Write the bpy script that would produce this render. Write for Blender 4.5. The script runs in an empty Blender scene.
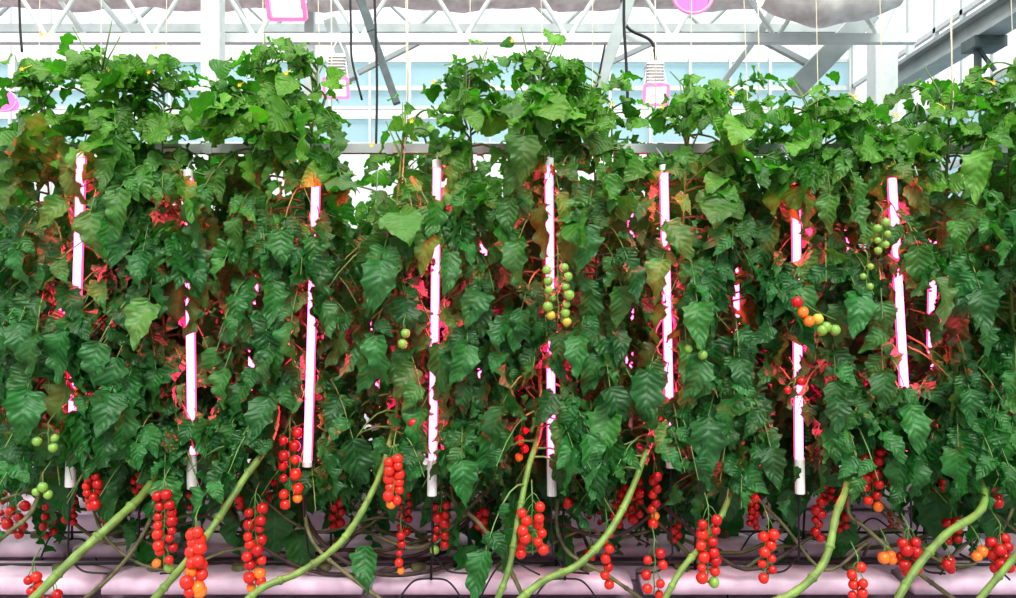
import bpy, math, random
import numpy as np
from mathutils import Vector, Matrix

random.seed(11); RNG = np.random.default_rng(11)
scene = bpy.context.scene
COL = scene.collection
F, CX, HY, ZC = 860.0, 508.0, 320.0, 1.5      # focal length in px, centre column, horizon row, eye height

def W(px, py, d):                              # photo pixel at depth d -> world point
    return Vector(((px - CX) * d / F, d - 3.0, ZC + (HY - py) * d / F))

# ------------------------------------------------------------------ materials
def nt_mat(name):
    m = bpy.data.materials.new(name); m.use_nodes = True
    nt = m.node_tree; nt.nodes.clear()
    out = nt.nodes.new('ShaderNodeOutputMaterial')
    return m, nt, out

def simple(name, col, rough=.5, metal=0., noise=.12, scale=14., spec=.5, emit=None, es=0., sss=0.):
    m, nt, out = nt_mat(name)
    p = nt.nodes.new('ShaderNodeBsdfPrincipled')
    tc = nt.nodes.new('ShaderNodeTexCoord')
    n = nt.nodes.new('ShaderNodeTexNoise'); n.inputs['Scale'].default_value = scale; n.inputs['Detail'].default_value = 4
    nt.links.new(tc.outputs['Object'], n.inputs['Vector'])
    r = nt.nodes.new('ShaderNodeValToRGB')
    a = [max(0, c * (1 - noise)) for c in col]; b = [min(1, c * (1 + noise)) for c in col]
    r.color_ramp.elements[0].position = .3; r.color_ramp.elements[1].position = .7
    r.color_ramp.elements[0].color = (*a, 1); r.color_ramp.elements[1].color = (*b, 1)
    nt.links.new(n.outputs['Fac'], r.inputs['Fac']); nt.links.new(r.outputs['Color'], p.inputs['Base Color'])
    p.inputs['Roughness'].default_value = rough; p.inputs['Metallic'].default_value = metal
    p.inputs['Specular IOR Level'].default_value = spec
    if sss: 
        p.inputs['Subsurface Weight'].default_value = sss
        p.inputs['Subsurface Radius'].default_value = (.02, .006, .004); p.inputs['Subsurface Scale'].default_value = .5
    if emit:
        p.inputs['Emission Color'].default_value = (*emit, 1); p.inputs['Emission Strength'].default_value = es
    nt.links.new(p.outputs[0], out.inputs[0])
    return m

def emissive(name, col, s):
    m, nt, out = nt_mat(name)
    e = nt.nodes.new('ShaderNodeEmission'); e.inputs[0].default_value = (*col, 1); e.inputs[1].default_value = s
    nt.links.new(e.outputs[0], out.inputs[0]); return m

def leaf_material():
    m, nt, out = nt_mat('leaf')
    N = nt.nodes.new; L = nt.links.new
    at = N('ShaderNodeAttribute'); at.attribute_name = 'tint'
    uv = N('ShaderNodeUVMap'); uv.uv_map = 'UVMap'
    sx = N('ShaderNodeSeparateXYZ'); L(uv.outputs[0], sx.inputs[0])
    def math_(op, a, b=None):
        n = N('ShaderNodeMath'); n.operation = op
        for i, v in enumerate((a, b)):
            if v is None: continue
            if isinstance(v, (int, float)): n.inputs[i].default_value = v
            else: L(v, n.inputs[i])
        return n.outputs[0]
    au = math_('ABSOLUTE', math_('SUBTRACT', sx.outputs[0], .5))
    mid = math_('LESS_THAN', au, .035)
    w = math_('SUBTRACT', sx.outputs[1], math_('MULTIPLY', au, .55))
    s = math_('SINE', math_('MULTIPLY', w, 46.0))
    side = math_('MULTIPLY', math_('GREATER_THAN', s, .9), .6)
    vein = math_('MAXIMUM', mid, side)
    mx = N('ShaderNodeMixRGB'); mx.blend_type = 'MIX'
    nz = N('ShaderNodeTexNoise'); nz.inputs['Scale'].default_value = 38; nz.inputs['Detail'].default_value = 5
    tc = N('ShaderNodeTexCoord'); L(tc.outputs['Object'], nz.inputs['Vector'])
    hs = N('ShaderNodeHueSaturation'); L(at.outputs['Color'], hs.inputs['Color'])
    L(math_('ADD', math_('MULTIPLY', nz.outputs['Fac'], .8), .6), hs.inputs['Value'])
    br = N('ShaderNodeMixRGB'); br.blend_type = 'ADD'; br.inputs[0].default_value = .55
    L(hs.outputs[0], br.inputs[1]); br.inputs[2].default_value = (.03, .1, .04, 1)
    L(math_('MULTIPLY', vein, .35), mx.inputs[0]); L(hs.outputs[0], mx.inputs[1]); L(br.outputs[0], mx.inputs[2])
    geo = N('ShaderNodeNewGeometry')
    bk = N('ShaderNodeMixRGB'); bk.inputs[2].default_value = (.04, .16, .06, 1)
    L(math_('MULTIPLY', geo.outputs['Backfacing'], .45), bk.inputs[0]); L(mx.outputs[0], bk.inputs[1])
    p = N('ShaderNodeBsdfPrincipled'); p.inputs['Roughness'].default_value = .44; p.inputs['Specular IOR Level'].default_value = .5
    L(bk.outputs[0], p.inputs['Base Color'])
    bp = N('ShaderNodeBump'); bp.inputs['Strength'].default_value = .45; bp.inputs['Distance'].default_value = .004
    hgt = math_('ADD', math_('MULTIPLY', math_('ADD', s, math_('MULTIPLY', mid, -2.)), .5), nz.outputs['Fac'])
    L(hgt, bp.inputs['Height']); L(bp.outputs[0], p.inputs['Normal'])
    t = N('ShaderNodeBsdfTranslucent')
    tcol = N('ShaderNodeMixRGB'); tcol.blend_type = 'MULTIPLY'; tcol.inputs[0].default_value = 1
    L(mx.outputs[0], tcol.inputs[1]); tcol.inputs[2].default_value = (1.0, 2.2, .6, 1); L(tcol.outputs[0], t.inputs[0])
    ms = N('ShaderNodeMixShader'); ms.inputs[0].default_value = .28
    L(p.outputs[0], ms.inputs[1]); L(t.outputs[0], ms.inputs[2]); L(ms.outputs[0], out.inputs[0])
    return m

def glass_material(name, tint, opac):
    m, nt, out = nt_mat(name)
    N = nt.nodes.new; L = nt.links.new
    tr = N('ShaderNodeBsdfTransparent'); tr.inputs[0].default_value = (.97, .985, .99, 1)
    g = N('ShaderNodeBsdfPrincipled'); g.inputs['Base Color'].default_value = (*tint, 1); g.inputs['Roughness'].default_value = .15
    tl = N('ShaderNodeBsdfTranslucent'); tl.inputs[0].default_value = (*tint, 1)
    a = N('ShaderNodeMixShader'); a.inputs[0].default_value = .75; L(g.outputs[0], a.inputs[1]); L(tl.outputs[0], a.inputs[2])
    ms = N('ShaderNodeMixShader'); ms.inputs[0].default_value = opac
    L(tr.outputs[0], ms.inputs[1]); L(a.outputs[0], ms.inputs[2]); L(ms.outputs[0], out.inputs[0])
    return m

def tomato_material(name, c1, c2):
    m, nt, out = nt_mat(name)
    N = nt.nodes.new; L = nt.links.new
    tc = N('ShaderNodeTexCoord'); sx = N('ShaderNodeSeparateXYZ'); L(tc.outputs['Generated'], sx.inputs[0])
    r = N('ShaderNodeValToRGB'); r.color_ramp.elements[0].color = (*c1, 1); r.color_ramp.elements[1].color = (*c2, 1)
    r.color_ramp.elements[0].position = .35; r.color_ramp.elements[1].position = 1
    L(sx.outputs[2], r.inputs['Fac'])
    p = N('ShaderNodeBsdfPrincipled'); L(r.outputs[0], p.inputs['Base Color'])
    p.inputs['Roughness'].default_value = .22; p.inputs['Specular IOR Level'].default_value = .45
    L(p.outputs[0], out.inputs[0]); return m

M = {}
M['leaf'] = leaf_material()
M['stalk'] = simple('leaf_stalk', (.13, .22, .06), .5, noise=.3)
M['stem'] = simple('green_stem', (.14, .225, .045), .5, noise=.35, scale=22)
M['old_stem'] = simple('woody_stem', (.12, .12, .05), .6, noise=.5, scale=25)
M['bark_stem'] = simple('brown_stem', (.055, .035, .025), .7, noise=.5, scale=30)
M['truss'] = simple('truss_stalk', (.10, .22, .05), .5)
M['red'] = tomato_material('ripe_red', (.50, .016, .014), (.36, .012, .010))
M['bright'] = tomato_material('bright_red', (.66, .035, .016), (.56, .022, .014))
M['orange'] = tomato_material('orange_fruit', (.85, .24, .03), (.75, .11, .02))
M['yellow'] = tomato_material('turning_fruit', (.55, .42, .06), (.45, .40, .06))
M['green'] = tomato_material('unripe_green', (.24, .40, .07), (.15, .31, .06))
M['twine'] = simple('twine', (.75, .68, .5), .8)
M['flower'] = simple('yellow_petal', (.85, .55, .03), .6)
M['tube'] = emissive('lit_led_diffuser', (1, .014, .11), 85)
M['tube_edge'] = emissive('lit_diffuser_edge', (1, .04, .13), 5)
M['white_plastic'] = simple('white_plastic', (.78, .79, .76), .4, noise=.04)
M['black_rubber'] = simple('black_rubber', (.012, .012, .014), .5)
M['film'] = simple('pink_glow_film', (.64, .49, .58), .45, noise=.2, scale=11)  # white film with the pink LED glow put into its colour
M['gutter'] = simple('pink_glow_gutter', (.56, .44, .51), .45, noise=.2, scale=9)  # white paint, tinted with the pink light of the tubes
M['floor'] = simple('pink_glow_ground_cover', (.30, .23, .27), .6, noise=.25, scale=3)  # white sheet, pink cast of the lamps mixed into the colour
M['galv'] = simple('galvanised_steel', (.36, .41, .40), .45, metal=.1, noise=.12, scale=6)
M['paint'] = simple('white_painted_steel', (.60, .65, .63), .45, noise=.06)
M['dark_steel'] = simple('dark_grey_steel', (.10, .13, .13), .5, noise=.2)  # dark grey of the braces and the beam bracket
M['cloth'] = simple('shade_cloth', (.74, .70, .67), .9, noise=.2, scale=9)
M['pane'] = glass_material('clear_pane', (.9, .95, .96), .08)
M['pale_pane'] = glass_material('pale_blue_panel', (.60, .80, .84), .82)
M['pink_glow_frame'] = simple('led_glow_bezel', (.85, .30, .55), .4, emit=(1, .2, .5), es=.45)  # LED light falling on the bezel, painted as pink colour and emission
M['flood'] = emissive('flood_lens', (1, .55, .75), 3.0)
M['bulbpink'] = emissive('pink_led_ring', (1, .22, .58), 1.6)
M['aluminium'] = simple('cast_aluminium', (.74, .72, .70), .4, metal=.2)
M['duct'] = simple('white_duct_film', (.85, .82, .82), .5, noise=.05)

# ------------------------------------------------------------------ mesh helpers
class MB:
    def __init__(s): s.v = []; s.f = []
    def add(s, v, f):
        b = len(s.v); s.v += [tuple(p) for p in v]; s.f += [tuple(i + b for i in q) for q in f]
    def box(s, lo, hi):
        x0, y0, z0 = lo; x1, y1, z1 = hi
        s.add([(x0,y0,z0),(x1,y0,z0),(x1,y1,z0),(x0,y1,z0),(x0,y0,z1),(x1,y0,z1),(x1,y1,z1),(x0,y1,z1)],
              [(0,3,2,1),(4,5,6,7),(0,1,5,4),(1,2,6,5),(2,3,7,6),(3,0,4,7)])
    def bar(s, a, b, w, h=None, up=Vector((0,1,0))):       # rectangular bar a->b, w across, h along up
        a, b = Vector(a), Vector(b); h = h or w
        d = (b - a).normalized()
        if abs(d.dot(up)) > .95: up = Vector((1,0,0))
        x = d.cross(up).normalized(); y = x.cross(d).normalized()
        v = []
        for p in (a, b):
            for i, j in ((-1,-1),(1,-1),(1,1),(-1,1)): v.append(p + x*(i*w/2) + y*(j*h/2))
        s.add(v, [(0,1,2,3),(7,6,5,4),(0,4,5,1),(1,5,6,2),(2,6,7,3),(3,7,4,0)])
    def tube(s, pts, rad, n=6, cap=True):
        pts = [Vector(p) for p in pts]; k = len(pts)
        if not hasattr(rad, '__len__'): rad = [rad]*k
        v = []; ref = None
        for i, p in enumerate(pts):
            t = (pts[min(i+1,k-1)] - pts[max(i-1,0)])
            t = t.normalized() if t.length > 1e-9 else Vector((0,0,1))
            if ref is None: ref = Vector((0,1,0)) if abs(t.y) < .9 else Vector((1,0,0))
            x = (ref - t*ref.dot(t)).normalized(); ref = x; y = t.cross(x)
            for j in range(n):
                a = 2*math.pi*j/n; v.append(p + (x*math.cos(a) + y*math.sin(a))*rad[i])
        f = [(i*n+j, i*n+(j+1)%n, (i+1)*n+(j+1)%n, (i+1)*n+j) for i in range(k-1) for j in range(n)]
        if cap: f += [tuple(range(n-1,-1,-1)), tuple((k-1)*n+j for j in range(n))]
        s.add(v, f)
    def build(s, name, mat, parent=None, smooth=False, bevel=0):
        me = bpy.data.meshes.new(name); me.from_pydata(s.v, [], s.f); me.update()
        if smooth: me.polygons.foreach_set('use_smooth', [True]*len(me.polygons))
        me.materials.append(M[mat])
        o = bpy.data.objects.new(name, me); COL.objects.link(o)
        if parent is not None: put(o, parent)
        if bevel:
            b = o.modifiers.new('bevel', 'BEVEL'); b.width = bevel; b.segments = 2; b.limit_method = 'ANGLE'
        return o

def put(o, parent):                  # parent, keeping geometry given in world space
    o.parent = parent
    o.location = -Vector(WORLD.get(parent.name, (0,0,0)))
WORLD = {}
def thing(name, label, cat, loc=(0,0,0), group=None):
    o = bpy.data.objects.new(name, None); COL.objects.link(o)
    o.empty_display_size = .05
    o.location = loc; WORLD[o.name] = Vector(loc)
    o['label'] = label; o['category'] = cat
    if group: o['group'] = group
    return o
def tag(o, label, cat, group=None):
    o['label'] = label; o['category'] = cat
    if group: o['group'] = group
    return o
def struct(o): o['kind'] = 'structure'; return o

def smooth_path(pts, n=6):           # Catmull-Rom
    P = [Vector(p) for p in pts]; P = [P[0]*2 - P[1]] + P + [P[-1]*2 - P[-2]]
    out = []
    for i in range(1, len(P)-2):
        for k in range(n):
            t = k/n; a,b,c,d = P[i-1],P[i],P[i+1],P[i+2]
            out.append(.5*((2*b) + (c-a)*t + (2*a-5*b+4*c-d)*t*t + (3*b-a-3*c+d)*t**3))
    out.append(P[-2]); return out

# ------------------------------------------------------------------ leaflets (vectorised)
NT, NU = 17, 5
def leaflet_template(kind, seed):
    r = np.random.default_rng(seed)
    t = np.linspace(0, 1, NT)
    if kind == 'lobed':
        w = np.sin(np.pi * t**.66)**.92 * .27
        ph = r.uniform(0, 6.28)
        tooth = .10*np.sin(t*26 + ph) + .06*np.sin(t*47 + ph*2)
        w = w * (1 + tooth + r.normal(0, .03, NT))
    else:
        w = np.sin(np.pi * np.clip(t, 0, 1)**.62)**.85 * .36
        w = w * (1 + r.normal(0, .035, NT))
    w[0] = .012; w[-1] = .002
    u = np.linspace(-1, 1, NU)
    T, U = np.meshgrid(t, u, indexing='ij')
    X = U * w[:, None]
    Y = T - np.abs(U)*w[:, None]*.28          # teeth sweep towards the tip
    fold = r.uniform(.3, .85) if kind == 'lobed' else r.uniform(.2, .55)
    Z = np.abs(X)*fold*(1 - .6*T) + .05*np.sin(T*19 + r.uniform(0,6))*np.abs(U)**1.5*np.sign(U) + .035*np.sin(T*26 + r.uniform(0, 6))*(np.abs(U) > .7)
    Z = Z + .05*U*np.sin(T*5 + r.uniform(0, 6)) + .03*np.sin(T*9 + r.uniform(0, 6)) + r.normal(0, .006, Z.shape)
    X = X + .06*np.sin(T*3.2 + r.uniform(0, 6))*T
    ln = np.stack([X, Y, Z], -1).reshape(-1, 3)
    uv = np.stack([(U+1)/2, T], -1).reshape(-1, 2)
    return ln, uv
TEMPL = {'lobed': [leaflet_template('lobed', s) for s in range(5)], 'broad': [leaflet_template('broad', s+20) for s in range(4)]}
q = []
for i in range(NT-1):
    for j in range(NU-1):
        a = i*NU+j; q.append((a, a+1, a+NU+1, a+NU))
QUADS = np.array(q); NV = NT*NU

KEEP = []          # (x0,y0,x1,y1,depth,prob): openings the photo shows in the leaf cover
def project(co):
    d = co[..., 1] + 3.0
    return CX + co[..., 0]*F/d, HY - (co[..., 2]-ZC)*F/d, d

def leaflet_mesh(items, name, keepouts=False):
    kept = {}
    V, UV, C = [], [], []
    for pos, d, n, ln, ws, curl, kind, tint, lid in items:
        tv, uv = TEMPL[kind][RNG.integers(len(TEMPL[kind]))]
        loc = tv * np.array([ws, 1, 1])
        y = loc[:, 1]
        ang = curl * y                           # bend down along the length
        R = 1.0/curl if abs(curl) > 1e-3 else None
        if R:
            yy = np.sin(ang)*R; zz = -(1-np.cos(ang))*R
            nz_y = np.sin(ang); nz_z = np.cos(ang)
            loc = np.stack([loc[:, 0], yy + loc[:, 2]*nz_y, zz + loc[:, 2]*nz_z], -1)
        loc = loc * ln
        d = d/np.linalg.norm(d); n = n - d*np.dot(n, d); n = n/(np.linalg.norm(n)+1e-9); x = np.cross(d, n)
        co = pos + loc[:, :1]*x + loc[:, 1:2]*d + loc[:, 2:]*n
        if keepouts:
            px, py, dep = project(co); drop = False
            for (x0, y0, x1, y1, kd, pr) in KEEP:
                if py.min() > y1 or py.max() < y0 or px.min() > x1 or px.max() < x0: continue
                ins = ((px > x0) & (px < x1) & (py > y0) & (py < y1) & (dep < kd)).mean()
                if ins > .16 or (ins > .05 and RNG.random() < .5) or (px.min() < x0 and px.max() > x1 and dep.mean() < kd and y0 < py.mean() < y1):
                    if RNG.random() < pr: drop = True; break
            if drop: continue
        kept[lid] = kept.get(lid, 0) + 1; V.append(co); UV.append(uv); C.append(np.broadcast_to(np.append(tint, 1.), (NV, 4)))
    k = len(V); V = np.concatenate(V); UV = np.concatenate(UV); C = np.concatenate(C)
    fc = (QUADS[None] + (np.arange(k)*NV)[:, None, None]).reshape(-1, 4)
    me = bpy.data.meshes.new(name)
    me.vertices.add(len(V)); me.vertices.foreach_set('co', V.astype(np.float32).ravel())
    me.loops.add(fc.size); me.loops.foreach_set('vertex_index', fc.astype(np.int32).ravel())
    me.polygons.add(len(fc)); me.polygons.foreach_set('loop_start', (np.arange(len(fc))*4).astype(np.int32))
    me.polygons.foreach_set('use_smooth', np.ones(len(fc), bool))
    ul = me.uv_layers.new(name='UVMap'); ul.data.foreach_set('uv', UV[fc.ravel()].astype(np.float32).ravel())
    ca = me.color_attributes.new('tint', 'FLOAT_COLOR', 'POINT'); ca.data.foreach_set('color', C.astype(np.float32).ravel())
    me.update(calc_edges=True); me.validate()
    me.materials.append(M['leaf'])
    return me, kept

UP = np.array([0, 0, 1.])
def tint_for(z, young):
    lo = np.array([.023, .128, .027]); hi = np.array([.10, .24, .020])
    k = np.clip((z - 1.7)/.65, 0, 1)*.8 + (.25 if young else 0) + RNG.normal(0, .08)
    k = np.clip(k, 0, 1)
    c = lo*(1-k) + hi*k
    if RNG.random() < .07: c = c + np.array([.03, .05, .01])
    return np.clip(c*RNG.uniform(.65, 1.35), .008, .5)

def compound_leaf(P, az, L, young, items, stalks, vigor=1.0):
    """One pinnate tomato leaf: rachis arching out of the stem with leaflet pairs and an end leaflet."""
    a = np.array([math.cos(az), math.sin(az), 0])
    rise, fall = (RNG.uniform(.45, .8), RNG.uniform(.3, .7)) if young else (RNG.uniform(.15, .45), RNG.uniform(.6, 1.0))
    f = lambda s: P + a*L*.85*s + UP*L*(rise*s - fall*s*s)
    pts = [f(s) for s in np.linspace(0, 1, 6)]
    lid = len(stalks); stalks.append(pts)
    side = np.cross(a, UP)
    pairs = (.42, .68, .88) if L > .2 else (.5, .8)
    kind = 'broad' if young else 'lobed'
    base = L*(.43 if not young else .47)*vigor
    T = (f(1.0) - f(.9)); T /= np.linalg.norm(T)
    def emit(p, d, ln):
        d = d/np.linalg.norm(d) + RNG.normal(0, .16, 3)
        n = a*RNG.uniform(.3, .95) + UP*RNG.uniform(.25, .9)*(.55 if young else 1) + RNG.normal(0, .42 if young else .28, 3)
        ws = RNG.uniform(.85, 1.25)*(1.1 if young else 1.0)
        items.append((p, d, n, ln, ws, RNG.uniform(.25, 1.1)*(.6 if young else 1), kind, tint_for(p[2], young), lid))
    for s in pairs:
        p = f(s); t = f(min(1, s+.08)) - f(s-.08); t /= np.linalg.norm(t)
        for sg in (-1, 1):
            droop = RNG.uniform(.25, .85) if not young else RNG.uniform(-.35, .6)
            emit(p, side*sg*.8 + t*.5 - UP*droop, base*(.62 + .3*math.sin(math.pi*s))*RNG.uniform(.75, 1.2))
    emit(f(1.0), T*.8 - UP*(RNG.uniform(.2, .6) if not young else RNG.uniform(-.3, .25)), base*RNG.uniform(1.05, 1.4))

def build_stalks(stalks, kept, name='leaf_stalks', parent=None, axis=None):
    mb = MB()
    if axis: mb.tube(axis, .003, 5)              # unseen core added inside the stem to join the stalks
    for i in [q for q, c_ in kept.items() if c_ >= 3] or list(kept): mb.tube(stalks[i], [.0045, .004, .0035, .003, .0022, .0015], 4, False)
    return mb.build(name, 'stalk', parent, True)

def path_at(path, z):
    for p, r in zip(path, path[1:]):
        if p.z <= z <= r.z: return p.lerp(r, (z-p.z)/max(1e-6, r.z-p.z))
    return path[-1].copy() if z > path[-1].z else path[0].copy()

GAPS = [(352, 98, 428, 205, 4.2, .80), (590, 100, 642, 150, 4.2, .45), (321, 46, 349, 99, 6, .8), (642, 60, 671, 106, 6, .85), (0, 88, 18, 114, 4, .8), (350, 142, 425, 156, 4., .8), (655, 144, 770, 156, 4., .55)]
LAMPS = [  # top pixel, bottom pixel, openings in the leaves
 ((81,150),(70,487), [(75,151,87,225),(70,230,84,262),(65,402,76,425),(66,462,75,486)]),
 ((188,170),(192,489), [(184,183,193,202),(183,286,198,352),(184,363,200,416),(186,455,198,492)]),
 ((316,168),(307,467), [(308,178,320,220),(303,311,318,376),(302,380,316,469)]),
 ((437,160),(432,496), [(429,163,442,198),(427,243,440,282),(428,310,440,352),(426,360,439,396),(427,400,439,450),(427,456,438,498)]),
 ((549,158),(552,496), [(541,162,560,192),(541,193,558,302),(543,343,558,358),(545,370,558,456),(546,464,558,498)]),
 ((664,165),(671,468), [(657,170,671,202),(660,225,669,236),(660,260,669,276),(660,288,673,342),(662,350,675,363),(665,378,677,393),(665,423,679,462)]),
 ((796,172),(800,494), [(789,183,801,252),(792,328,803,346),(793,356,804,382),(796,398,804,426),(795,447,807,496)]),
 ((892,170),(911,491), [(889,178,901,244),(891,260,908,318),(897,323,913,382),(905,453,918,492)]),
]
LD = 3.0
for a, b, op in LAMPS:
    for (x0, y0, x1, y1) in op: KEEP.append((x0+1, y0, x1-1, y1, LD+.01, .93 if a[0] < 400 else .76))
KEEP += GAPS

# ------------------------------------------------------------------ fruit trusses
def sphere_mesh(name, mat, seg=16, ring=10):
    mb = MB(); v = [(0, 0, .93)]
    for i in range(1, ring):
        th = math.pi*i/ring
        for j in range(seg):
            ph = 2*math.pi*j/seg
            dimple = 1 - .07*math.exp(-(th/.45)**2)
            v.append((math.sin(th)*math.cos(ph), math.sin(th)*math.sin(ph), math.cos(th)*dimple))
    v.append((0, 0, -1.02)); f = []
    for j in range(seg): f.append((0, 1+j, 1+(j+1) % seg))
    for i in range(ring-2):
        for j in range(seg):
            a = 1+i*seg+j; b = 1+i*seg+(j+1) % seg; f.append((a, a+seg, b+seg, b))
    e = len(v)-1
    for j in range(seg): f.append((e, 1+(ring-2)*seg+(j+1) % seg, 1+(ring-2)*seg+j))
    me = bpy.data.meshes.new(name); me.from_pydata(v, [], f); me.update()
    me.polygons.foreach_set('use_smooth', [True]*len(me.polygons)); me.materials.append(M[mat]); return me
FRUIT = {k: sphere_mesh('tomato_'+k, k) for k in ('red', 'bright', 'orange', 'yellow', 'green')}
FCOL = {'r': 'red', 'b': 'bright', 'o': 'orange', 'y': 'yellow', 'g': 'green'}

def fruit_truss(plant, x0, y0, x1, y1, d, colors, rpx=5.6, two=True, lean=0):
    """hanging truss: pixel box, depth, one colour letter per fruit from the top down"""
    n = len(colors); org = WORLD[plant.name]
    px = d/F; top = W((x0+x1)/2 - lean*.5, y0-9, d); bot = W((x0+x1)/2 + lean*.5, y1-4, d)
    pts = [top + Vector((0, .05, .03)), top] + [top.lerp(bot, k/5) + Vector((random.uniform(-1,1)*px, random.uniform(-1,1)*px, 0)) for k in range(1, 6)]
    mb = MB(); mb.tube(smooth_path(pts, 3), .0022, 5)
    hw = max(0, (x1-x0)/2 - rpx) * px; fr = []
    for k, c in enumerate(colors):
        t = (k + .5)/n
        sg = -1 if k % 2 else 1
        p = top.lerp(bot, t); p.z = W(0, y0 + rpx + (y1-y0-2*rpx)*(k/max(1, n-1)), d).z
        r = rpx*px*random.uniform(.76, 1.06)
        off = Vector((sg*hw*random.uniform(.55, 1.15), random.uniform(-1.2, .7)*r*1.2, random.uniform(-.35, .35)*r)) if two else Vector((random.uniform(-.4, .4)*r, random.uniform(-1, 0)*r, 0))
        c0 = p + off
        a = top.lerp(bot, max(0, t-.1)); e = c0 + Vector((0, 0, r*.95))
        mb.tube([a, (a+e)/2 + Vector((0, 0, r*.4)), e], .0014, 4)
        for s in range(5):                       # calyx star
            an = s*1.256 + k; dd = Vector((math.cos(an), math.sin(an), 0)); nn = Vector((-dd.y, dd.x, 0))
            b0 = e + Vector((0,0,-r*.02))
            mb.add([b0 + nn*r*.13, b0 - nn*r*.13, b0 + dd*r*.75 + Vector((0,0,r*.06))], [(0,1,2)])
        fr.append((c0, r, c))
    tr = mb.build('fruit_truss', 'truss', plant, True)
    base = {'g': 'truss of green unripe tomatoes', 'o': 'truss of orange tomatoes'}
    if set(colors) <= {'g', 'y'}: tr['label'] = 'truss of green unripe tomatoes'
    elif set(colors) <= {'o', 'y'}: tr['label'] = 'truss of orange half ripe tomatoes'
    for c0, r, c in fr:
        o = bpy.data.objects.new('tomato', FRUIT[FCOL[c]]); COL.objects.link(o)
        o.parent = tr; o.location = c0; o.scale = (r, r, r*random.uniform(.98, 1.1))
        o.rotation_euler = (random.uniform(-.4, .4), random.uniform(-.4, .4), random.uniform(0, 6))
        if c in 'og' and not (set(colors) <= {'g', 'y'} or set(colors) <= {'o', 'y'}):
            o['label'] = 'orange tomato' if c == 'o' else 'green unripe tomato'

# ------------------------------------------------------------------ front-row plants
# label, stem pixels from the bottom (px,py,depth) , head pixel, stem radius
FRONT = [
 ('leafy tomato vine at the left edge, stem leaving the frame low left', [(-25,560,2.8),(5,535,2.85),(35,505,2.95),(45,440,3.1)], (38,58), .009),
 ('tomato vine behind the leftmost light tube, thick green stem rising from lower left corner', [(20,612,2.6),(75,557,2.7),(118,518,2.8),(152,482,2.95),(168,430,3.06),(150,350,3.12)], (100,44), .0165),
 ('tomato vine between the first and second light tubes with a drooping double red truss', [(70,610,3.05),(115,572,3.05),(150,520,3.1),(168,450,3.12)], (165,46), .008),
 ('tomato vine right of the second light tube with a big bright red truss low down', [(142,612,2.62),(175,575,2.65),(207,535,2.7),(243,480,2.8),(276,425,2.95),(270,350,3.1)], (262,44), .0135),
 ('tomato vine behind the third light tube from left, red truss hanging left of it', [(400,612,3.0),(352,578,3.0),(312,540,3.02),(305,490,3.08),(315,420,3.12)], (318,46), .008),
 ('sparse-topped tomato vine left of the fourth light tube with a long curved green stem', [(235,612,2.62),(262,588,2.65),(300,572,2.7),(340,543,2.75),(368,500,2.8),(386,455,2.92),(400,380,3.1)], (405,100), .013),
 ('tomato vine right of the fourth light tube, stem slanting down to the right', [(530,612,3.05),(505,560,3.05),(478,522,3.05),(452,495,3.1),(462,430,3.14)], (468,58), .009),
 ('tallest tomato vine, in the middle behind the fifth light tube', [(490,615,2.66),(508,572,2.7),(518,520,2.76),(528,470,2.86),(541,420,3.0),(540,350,3.1)], (540,32), .0115),
 ('tomato vine right of the fifth light tube above a slanting thin stem', [(660,612,3.05),(610,577,3.05),(565,548,3.08),(558,500,3.12),(585,420,3.14)], (590,70), .008),
 ('tomato vine at the sixth light tube with a thick stem curving up to the right', [(500,618,2.62),(540,583,2.66),(582,562,2.72),(618,518,2.8),(645,455,2.92),(670,380,3.1)], (688,76), .0135),
 ('tomato vine between the sixth and seventh light tubes with a dense red truss below', [(655,618,2.68),(680,572,2.72),(703,543,2.8),(728,500,2.9),(742,430,3.08)], (745,102), .0115),
 ('tomato vine right of the seventh light tube with a pale thick bent stem', [(745,612,2.6),(795,592,2.64),(825,560,2.7),(836,515,2.76),(848,470,2.9),(830,390,3.08)], (815,84), .0145),
 ('tomato vine left of the eighth light tube, thin stem slanting down to the right', [(975,614,3.0),(912,568,3.0),(868,530,3.03),(848,505,3.08),(872,430,3.12)], (880,112), .009),
 ('tomato vine right of the eighth light tube with a straight thick slanting stem', [(888,615,2.6),(915,570,2.66),(945,535,2.72),(985,500,2.82),(960,430,3.05)], (950,84), .0145),
 ('tomato vine at the right edge of the front row', [(960,625,2.6),(985,592,2.66),(1012,560,2.74),(1040,520,2.85),(1020,430,3.05)], (1010,58), .0125),
]
TOPX = [0,40,90,150,185,215,255,300,335,350,372,395,430,480,540,580,605,630,655,690,720,760,800,850,880,915,945,975,1016]
TOPY = [70,56,42,40,58,72,46,36,58,95,150,95,70,48,28,52,92,125,95,62,92,92,80,78,100,108,80,62,50]

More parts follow.
